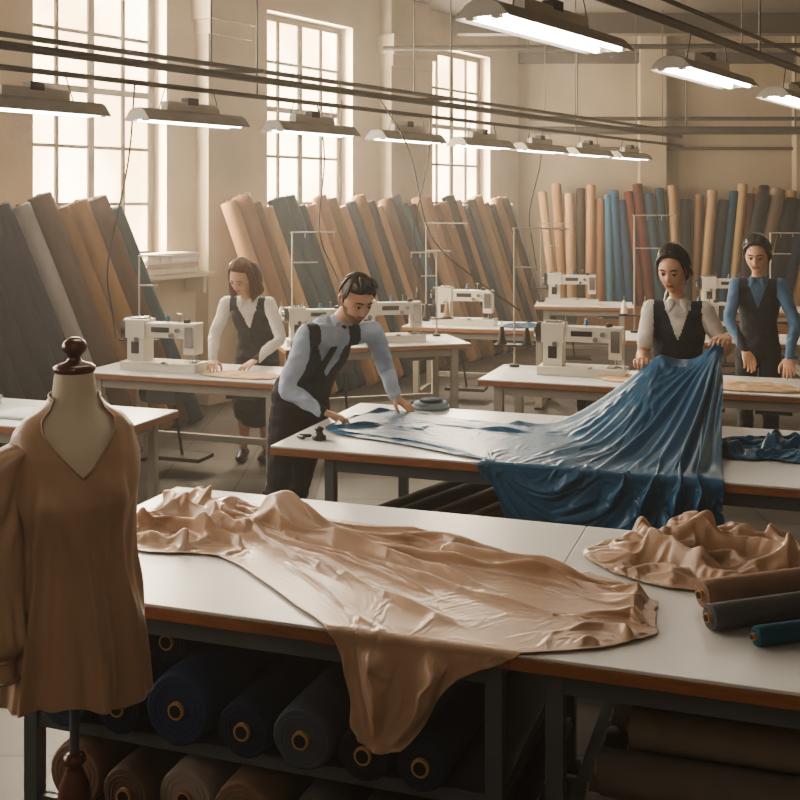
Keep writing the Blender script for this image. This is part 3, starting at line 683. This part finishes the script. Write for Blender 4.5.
# ---------------------------------------------------------------- people
def remesh(mb,vox,smooth=4):
    me=D.meshes.new('tmp'); me.from_pydata(mb.v,[],mb.f); me.update()
    ob=D.objects.new('tmp',me); SC.collection.objects.link(ob)
    q=ob.modifiers.new('r','REMESH'); q.mode='VOXEL'; q.voxel_size=vox; q.use_smooth_shade=True
    q=ob.modifiers.new('s','SMOOTH'); q.iterations=smooth; q.factor=.5
    dg=bpy.context.evaluated_depsgraph_get(); dg.update()
    out=D.meshes.new_from_object(ob.evaluated_get(dg)); D.objects.remove(ob); D.meshes.remove(me)
    return out
skin=mat('skin','CFA187',.55,var=.08,scale=30,bump=.05,bscale=250); stub=mat('skin_stubble','7A5745',.6,var=.2,scale=120)
lipm=mat('lips','A8605A',.45); eyew=mat('eye_white','C8C0B6',.3); iris=mat('iris','20140E',.2)
def hand(mb,w,d,n,right,curl=.35,sc=1.08,pinch=False):
    d=V(d).normalized(); n=V(n); n=(n-d*n.dot(d)).normalized(); T=d.cross(n)*(1 if right else -1)
    w=V(w); s=sc
    mb.tube([w-d*.02*s,w+d*.02*s,w+d*.055*s,w+d*.088*s],[(.024*s,.018*s),(.028*s,.016*s),(.038*s,.015*s),(.037*s,.012*s)],0,14,side=T,sub=3)
    for i,(ln,off) in enumerate(((.074,.029),(.083,.0095),(.076,-.0105),(.060,-.029))):
        p=w+d*(.080-(.010 if i==3 else 0)-(.003 if i==0 else 0))*s+T*off*s; a=curl*.35; pts=[p]; sp=T*(.10*(1.5-i)/1.5)
        for k,fr in enumerate((.45,.31,.24)):
            dr=(d+sp*.6)*math.cos(a)+n*math.sin(a); p=p+dr.normalized()*ln*fr*s; pts.append(p); a+=curl*(1+.2*i)
        mb.tube(pts,[.0095*s,.009*s,.0082*s,.007*s],0,8,sub=3)
    b0=w+d*.022*s+T*.024*s; dr=(d*.62+T*.70+n*(.25+curl*.4)).normalized(); b1=b0+dr*.042*s; dr=(d*.88+T*.25+n*(.3+curl*.5)).normalized(); b2=b1+dr*.032*s; b3=b2+(d*.95+n*.35).normalized()*.022*s
    mb.tube([b0,b1,b2,b3],[.014*s,.011*s,.0095*s,.0075*s],0,8,sub=3)
def head(E,c,fwd,up,hairm,style,beard=False,sc=1.0):
    f=V(fwd).normalized(); x=f.cross(V(up)).normalized(); z=x.cross(f)
    R=Matrix((x,f,z)).transposed(); M=Matrix.Translation(c)@R.to_4x4()@Matrix.Scale(sc,4)
    m=MB(); ns,nr=72,54; vs=[]
    def shape(px,py,pz):
        X=px*.074;Y=py*.096;Z=pz*.118
        if pz<0:
            k=-pz; X*=1-.30*k**1.6*(1 if py>-.2 else .6); 
            if py<0: Y*=1-.38*k
            else: Y*=1+.02*k
            if py>0 and k>.6: Y+=.022*(k-.6)*py+.016*(k-.6)
        if py>0: Y*=.93+.03*abs(pz)
        return X,Y,Z
    def ga(a,b,w,h): return math.exp(-(a/w)**2-(b/h)**2)
    for i in range(nr+1):
        p=min(max(math.pi*i/nr,.01),math.pi-.01)
        for k in range(ns):
            q=2*math.pi*k/ns; px,py,pz=math.sin(p)*math.cos(q),math.sin(p)*math.sin(q),math.cos(p)
            X,Y,Z=shape(px,py,pz)
            if py>0:
                Y-=.012*(ga(abs(X)-.030,Z-.004,.016,.013)); Y+=.006*ga(X,Z-.030,.045,.010)
                pr=max(0,min(1,(.014-Z)/.050)) if Z>-.036 else max(0,1-(-.036-Z)/.010)
                Y+=(.004+.020*pr)*math.exp(-(X/(.007+.006*pr))**2)*(1 if -.047<Z<.02 else 0)
                Y+=.006*ga(X,Z+.061,.022,.008)-.003*ga(X,Z+.0615,.022,.002); Y+=.007*ga(X,Z+.098,.022,.015)-.004*ga(X,Z+.078,.02,.006)
                Y+=.003*ga(abs(X)-.045,Z+.02,.015,.018)
            vs.append(V((X,Y,Z)))
    fs=[];ms=[]
    for i in range(nr):
        for k in range(ns):
            f4=(i*ns+k,(i+1)*ns+k,(i+1)*ns+(k+1)%ns,i*ns+(k+1)%ns); ce=sum((vs[t] for t in f4),V())/4; mi=0
            if ce.y>.05 and abs(ce.x)<.021 and -.070<ce.z<-.053: mi=1
            elif beard and ce.y>.012 and ce.z<-.050-.015*max(0,1-abs(ce.x)/.05): mi=5
            elif beard and abs(ce.x)<.026 and -.054<ce.z<-.046 and ce.y>.05: mi=5
            elif beard and .0<ce.y<.035 and ce.z<-.02 and abs(ce.x)>.04: mi=5
            fs.append(f4); ms.append(mi)
    m.v=vs; m.f=[list(a) for a in fs]; m.m=ms; m.s=[True]*len(fs)
    for sx in (-1,1):
        m.sphere((sx*.030,.0735,.001),(.0130,.0115,.0072),3,seg=14); m.sphere((sx*.0295,.0815,-.0005),(.0064,.0042,.0064),4,seg=10)
        m.tube([(sx*.045,.073,.003),(sx*.037,.0835,.0065),(sx*.027,.0865,.0070),(sx*.017,.082,.003)],[.0018,.0026,.0026,.0018],2,6,sub=3)
        m.tube([(sx*.046,.074,.008),(sx*.037,.083,.0120),(sx*.027,.086,.0125),(sx*.016,.082,.009)],[.0025,.0046,.0046,.0025],0,6,sub=3)
        m.tube([(sx*.049,.077,.022),(sx*.036,.088,.0275),(sx*.015,.091,.0235)],[.0018,.0034,.0026],2,6,sub=3)
        m.tube([(sx*.072,-.002,.018),(sx*.083,-.014,.022),(sx*.086,-.02,.002),(sx*.079,-.008,-.022),(sx*.073,.0,-.026)],[.006,.008,.008,.007,.005],0,8,sub=3)
        m.sphere((sx*.0765,-.006,0),(.006,.013,.022),0,seg=10)
    m.obj('head',[skin,lipm,hairm,eyew,iris,stub],E,M=M)
    h=MB(); vs=[]; sh_=style=='short'
    for i in range(nr+1):
        p=min(max(math.pi*i/nr,.01),math.pi-.01)
        for k in range(ns):
            q=2*math.pi*k/ns; px,py,pz=math.sin(p)*math.cos(q),math.sin(p)*math.sin(q),math.cos(p); X,Y,Z=shape(px,py,pz)
            hl=.58-.14*abs(px) if sh_ else .70-.26*px*px
            low=-.40 if not sh_ else -.42+.30*max(0,min(1,(py+.7)*1.4))
            kf=sst(0,.16,py-.08)*(1-sst(hl-.05,hl+.06,pz))
            kb=1-sst(low-.12,low+.1,pz)
            k2=max(kf,kb); tk=.007+.010*sst(.1,.8,pz) if sh_ else .013+.010*sst(.2,.9,pz)
            tk+=.005*noise.noise(V((px*3,py*3,pz*3)))+(.0026*math.sin(px*46+py*18+3*noise.noise(V((px*2,py*2,pz*2)))))
            if sh_: tk+=.017*sst(.15,.7,py)*sst(.45,.8,pz)
            else: tk-=.006*math.exp(-(px/.05)**2)*sst(0,.4,py)*sst(.3,.6,pz)
            g_=1+(tk*(1-k2)-.02*k2)/.09
            vs.append(V((X*g_,Y*g_,Z*g_)))
    h.v=vs; h.f=[[i*ns+k,(i+1)*ns+k,(i+1)*ns+(k+1)%ns,i*ns+(k+1)%ns] for i in range(nr) for k in range(ns)]; h.m=[0]*len(h.f); h.s=[True]*len(h.f)
    rnd=random.Random(len(style)*7+int(sc*100))
    for kk in range(34 if sh_ else 26):
        q=rnd.uniform(-1.0,math.pi+1.0) if sh_ else rnd.uniform(-.3,math.pi+.3)
        p0_=(rnd.uniform(-.015,.015),.03+rnd.uniform(-.03,.03),.128 if not sh_ else .126)
        ex,ey=math.cos(q),-abs(math.sin(q))*.9 if not sh_ else math.sin(q)
        if sh_ and ey>.35:
            pts=[(ex*.03,.02,.134),(ex*.045,.06,.132),(ex*.055,.088,.112+rnd.uniform(-.006,.01))]
        else: pts=[p0_,(ex*.055,ey*.065,.112),(ex*.083,ey*.100,.055),(ex*.088,ey*.104,.0 if not sh_ else .025)]
        h.tube(pts,[.004]+[.0075]*(len(pts)-2)+[.003],0,6,sub=4)
    if style=='long':
        for sx in (-1,1):
            for kk in range(4):
                yy=.020-.028*kk
                h.tube([(sx*.02,yy+.015,.112),(sx*.064,yy,.074),(sx*.082,yy-.004,.0),(sx*.082,yy-.002,-.07),(sx*(.084+.006*kk),yy+.006,-.12),(sx*.078,yy+.012,-.158)],[.012,.016,.017,.021,.021,.008],0,10,sub=4)
        for kk in range(5): h.tube([((kk-2)*.03,-.08,.06),((kk-2)*.034,-.100,-.02),((kk-2)*.036,-.088,-.1),((kk-2)*.034,-.075,-.165)],[.024,.026,.025,.010],0,10,sub=4)
    if style in('tied','bun'):
        for sx in (-1,1):
            h.tube([(sx*.006,.072,.106),(sx*.042,.060,.088),(sx*.070,.030,.045),(sx*.077,-.03,-.02),(sx*.04,-.09,-.04)],[.004,.009,.013,.018,.02],0,10,sub=4)
            h.tube([(sx*.062,.046,.045),(sx*.074,.040,.0),(sx*.071,.038,-.07)],[.005,.004,.0015],0,6,sub=4)
        if style=='bun': h.sphere((0,-.115,.03),(.04,.035,.04),0)
        else: h.tube([(0,-.09,-.02),(.02,-.125,-.05),(.04,-.10,-.13),(.06,-.05,-.2),(.065,-.02,-.26)],[.034,.038,.034,.026,.008],0,12,sub=5)
    h.obj('hair',[hairm],E,M=M)
def person(name,J,F,cols,hairm,style,legs='trousers',sleeve='long',beard=False,tie=False,w=1.0,hs=1.0,headf=None,headup=(0,0,1),curlR=.35,curlL=.35,nR=(0,0,-1),nL=(0,0,-1)):
    F=V(F).normalized(); R=V((F.y,-F.x,0)); J={k:V(v) for k,v in J.items()}
    pel,ch,nk,hd=J['pel'],J['chest'],J['neck'],J['head']
    E=empty(name,V((pel.x,pel.y,0))); up=(nk-pel).normalized(); Fp=(F-up*F.dot(up)).normalized()
    parts=[]
    def part(lbl,*a,**k):
        m=MB(); m.tube(*a,**k); parts.append((lbl,m))
    wa=pel.lerp(ch,.48)-F*.01
    part('torso',[pel-V((0,0,.06)),pel+V((0,0,.02)),wa,ch,ch.lerp(nk,.6),nk-up*.01],[(.155*w,.115*w),(.165*w,.12*w),(.138*w,.108*w),(.162*w,.122*w),(.125*w,.09*w),(.062,.058)],side=R,seg=20)
    part('shirt',[J['shR'],J['shR'].lerp(J['shL'],.5)-V((0,0,.012)),J['shL']],[(.056*w,.056*w),(.066*w,.062*w),(.056*w,.056*w)],seg=14)
    for s in 'RL':
        sh,el,wr=J['sh'+s],J['el'+s],J['wr'+s]
        if sleeve=='short':
            part('shirt',[sh,sh.lerp(el,.45),sh.lerp(el,.72)],[.058*w,.056*w,.055*w],seg=14)
            part('skin',[sh.lerp(el,.5),el,el.lerp(wr,.5),wr],[.040,.037,.035,.025],seg=12)
        else:
            part('shirt',[sh,sh.lerp(el,.5)+(sh-el).orthogonal().normalized()*.004,el,el.lerp(wr,.45),wr],[.057*w,.053*w,.048*w,.044*w,.034*w],seg=14)
            part('shirt',[wr.lerp(el,.08),wr.lerp(el,.02)],[.036*w,.036*w],seg=14)
    hb=hd-up*.03-F*.01
    part('skin',[nk-up*.06,nk+up*.03,hb],[.052*w,.048*w,.046*w],seg=14)
    part('collar',[nk-up*.012+R*.0,nk+up*.022],[(.066*w,.062*w),(.056*w,.056*w)],side=R,seg=18,cap=False)
    part('vest',[pel+V((0,0,.0)),wa,ch,ch.lerp(nk,.45)],[(.168*w,.124*w),(.147*w,.117*w),(.170*w,.131*w),(.140*w,.108*w)],side=R,seg=20)
    for s,sg in (('R',1),('L',-1)):
        hp=pel+R*.085*sg-V((0,0,.05)); ft=J['ft'+s]; an=ft+V((0,0,.09)); kn=hp.lerp(an,.5)+F*.03
        part('legs' if legs=='trousers' else 'skin',[hp,hp.lerp(kn,.5),kn,kn.lerp(an,.4),an],([.092*w,.083*w,.066*w,.062*w,.05*w] if legs=='trousers' else [.08,.07,.05,.05,.032]),seg=14)
        part('shoe',[ft+V((0,0,.04))-F*.05,ft+V((0,0,.045))+F*.04,ft+V((0,0,.035))+F*.15],[(.036,.04),(.042,.04),(.036,.03)],side=R,seg=12)
    if legs=='skirt': part('legs',[pel+V((0,0,.02)),pel-V((0,0,.15)),pel-V((0,0,.5))],[(.165,.125),(.185,.15),(.20,.17)],side=R,seg=20)
    al=MB()
    for l,m in parts: al.add(m.v,m.f)
    me=remesh(al,.007,3)
    trees=[(l,BVHTree.FromPolygons(m.v,m.f)) for l,m in parts]
    mats=[skin,cols[0],cols[1],cols[2],cols[3],cols[4]]; ix={'skin':0,'shirt':1,'collar':1,'vest':2,'torso':2,'legs':3,'shoe':4}
    me.materials.clear()
    for m_ in mats: me.materials.append(m_)
    V0,VS=(.13,.44) if tie else (.04,.36)
    MI=[]
    for pf in me.polygons:
        c=pf.center; best=None;bd=9
        for l,t in trees:
            q=t.find_nearest(c,bd+.001)
            if q[0] is not None and q[3]<bd-(.002 if l in('torso',) else 0): bd=q[3];best=l
        mi=ix.get(best,1); d=c-ch; sd=d.dot(R); fw=d.dot(Fp); hh=d.dot(up)
        if best in('torso','vest') or (best=='shirt' and abs(sd)<.145*w and hh>-.3):
            mi=2
            if fw>0 and hh>-V0 and abs(sd)<min((hh+V0)*VS,.085): mi=1
            if hh>.135-abs(sd)*.1 and best!='vest' and abs(sd)<.070: mi=1
            if c.z<pel.z+.02: mi=3
        if best=='shirt' and abs(sd)>=.145*w: mi=1
        MI.append(mi)
    me.polygons.foreach_set('material_index',MI); me.polygons.foreach_set('use_smooth',[True]*len(MI))
    NM=[v.normal.copy() for v in me.vertices]; CO=[v.co.copy() for v in me.vertices]; fl_=[]
    for c,n in zip(CO,NM):
        if c.z<nk.z-.02: c=c+n*(nz3(c.x*14,c.y*14,c.z*22+3)*.007+.003*nz3(c.x*30,c.y*30,c.z*45))
        fl_+= [c.x,c.y,c.z]
    me.vertices.foreach_set('co',fl_); me.update()
    place(me,'body',E,Matrix())
    hm=MB(); hand(hm,J['wrR'],J['hdR'],nR,True,curlR); hand(hm,J['wrL'],J['hdL'],nL,False,curlL)
    hme=remesh(hm,.0036,1); hme.materials.clear(); hme.materials.append(skin); nf=len(hme.polygons)
    hme.polygons.foreach_set('material_index',[0]*nf); hme.polygons.foreach_set('use_smooth',[True]*nf); hme.update()
    place(hme,'hands',E,Matrix())
    head(E,hd,headf or F,headup,hairm,style,beard,hs)
    b=MB()
    for sx in (-1,1):
        a0=nk+up*.022+R*sx*.035+Fp*.045; b.tube([a0,nk-up*.0+R*sx*.035+Fp*.066,nk-up*.035+R*sx*.048+Fp*.082],[(.020,.005),(.020,.005),(.006,.004)],0,8,side=R,sub=3)
    if tie:
        k0=nk+Fp*.068+up*.002; b.sphere(k0,(.017,.015,.016),1); b.tube([k0,ch.lerp(nk,.6)+Fp*.112,ch.lerp(nk,.25)+Fp*.138,ch-up*.02+Fp*.146,ch-up*.10+Fp*.142],[(.011,.005),(.016,.005),(.020,.005),(.023,.005),(.024,.005)],1,8,side=R,sub=4)
    for k in range(4): b.sphere(ch-up*((.14 if tie else .06)+.045*k)+Fp*(.133*w-(.004*k)),.007,2,seg=8)
    b.obj('collar',[cols[0],cols[4],dark],E)
    return E
cl=lambda n,h,**k: mat(n,h,.8,var=.08,scale=25,bump=.1,bscale=90,**k)
shirt_b=cl('shirt_light_blue','AEBCD0'); vest_n=cl('vest_navy','1A2230'); trou=cl('trousers_dark','1A1E28'); shoe=mat('shoe_leather','1A1512',.4); tie_=cl('tie_dark','0B0E16')
white_b=cl('blouse_white','DDD8D0'); denim=cl('shirt_blue','486A8A'); vest_d=cl('vest_dark','1C222B')
hair1=mat('hair_brown','2C1D14',.45,var=.3,scale=40,stretch=(1,1,.2)); hair2=mat('hair_auburn','58301C',.45,var=.3,scale=40,stretch=(1,1,.2)); hair3=mat('hair_dark','1F1511',.45,var=.3,scale=40,stretch=(1,1,.2))
person('tailor_man',dict(pel=(-.58,6.48,.95),chest=(-.445,6.39,1.27),neck=(-.335,6.31,1.410),head=(-.245,6.22,1.54),
  shR=(-.52,6.20,1.350),shL=(-.155,6.37,1.350),elR=(-.62,6.09,1.07),wrR=(-.43,6.02,.955),hdR=(.9,.05,-.28),
  elL=(-.08,6.56,1.10),wrL=(-.03,6.42,.965),hdL=(.65,-.35,-.45),ftR=(-.76,6.37,0),ftL=(-.68,6.62,0)),
  (.42,-.91,0),(shirt_b,vest_n,trou,shoe,tie_),hair1,'short',beard=True,tie=True,w=1.06,hs=1.14,headf=(.46,-.76,-.38),headup=(.1,-.1,1),curlR=.2,curlL=.2)
person('seamstress_woman',dict(pel=(1.62,6.47,1.0),chest=(1.60,6.40,1.36),neck=(1.59,6.37,1.52),head=(1.555,6.32,1.70),
  shR=(1.445,6.39,1.475),shL=(1.735,6.33,1.475),elR=(1.385,6.33,1.22),wrR=(1.34,6.13,1.22),hdR=(-.3,-.9,.1),
  elL=(1.85,6.33,1.25),wrL=(1.79,6.09,1.345),hdL=(-.45,-.85,.0),ftR=(1.55,6.50,0),ftL=(1.72,6.47,0)),
  (-.25,-.97,0),(white_b,vest_n,trou,shoe,tie_),hair3,'tied',sleeve='short',w=.92,hs=1.1,headf=(-.50,-.82,-.24),curlR=.7,curlL=.75,nR=(.1,0,-1),nL=(-.3,0,-1))
person('seamstress_woman',dict(pel=(2.74,8.50,1.0),chest=(2.71,8.40,1.36),neck=(2.69,8.35,1.51),head=(2.66,8.28,1.69),
  shR=(2.54,8.39,1.465),shL=(2.84,8.29,1.465),elR=(2.47,8.32,1.2),wrR=(2.52,8.12,1.0),hdR=(.1,-.6,-.7),
  elL=(2.91,8.18,1.18),wrL=(2.80,8.00,.96),hdL=(-.2,-.6,-.55),ftR=(2.66,8.56,0),ftL=(2.84,8.50,0)),
  (-.35,-.94,0),(denim,vest_d,trou,shoe,tie_),hair3,'bun',w=.94,hs=1.15,headf=(-.40,-.86,-.26))
person('seamstress_woman',dict(pel=(-1.16,9.02,.92),chest=(-1.175,8.80,1.20),neck=(-1.19,8.67,1.34),head=(-1.215,8.53,1.505),
  shR=(-1.355,8.70,1.295),shL=(-1.02,8.66,1.295),elR=(-1.44,8.62,1.05),wrR=(-1.42,8.43,.885),hdR=(.1,-.8,-.22),
  elL=(-.93,8.60,1.03),wrL=(-1.09,8.42,.885),hdL=(-.5,-.7,-.22),ftR=(-1.27,9.02,0),ftL=(-1.09,9.02,0)),
  (-.08,-.99,0),(white_b,vest_d,trou,shoe,tie_),hair2,'long',legs='skirt',w=.96,hs=1.12,headf=(-.38,-.78,-.46),headup=(.12,0,1),curlR=.2,curlL=.2)

# ---------------------------------------------------------------- camera
cam=D.cameras.new('camera'); co=D.objects.new('camera',cam); SC.collection.objects.link(co)
co.location=(0,0,2.1); co.rotation_euler=(math.pi/2,0,0); cam.lens=50; cam.sensor_width=36; cam.shift_y=-.25; cam.clip_end=100
SC.camera=co
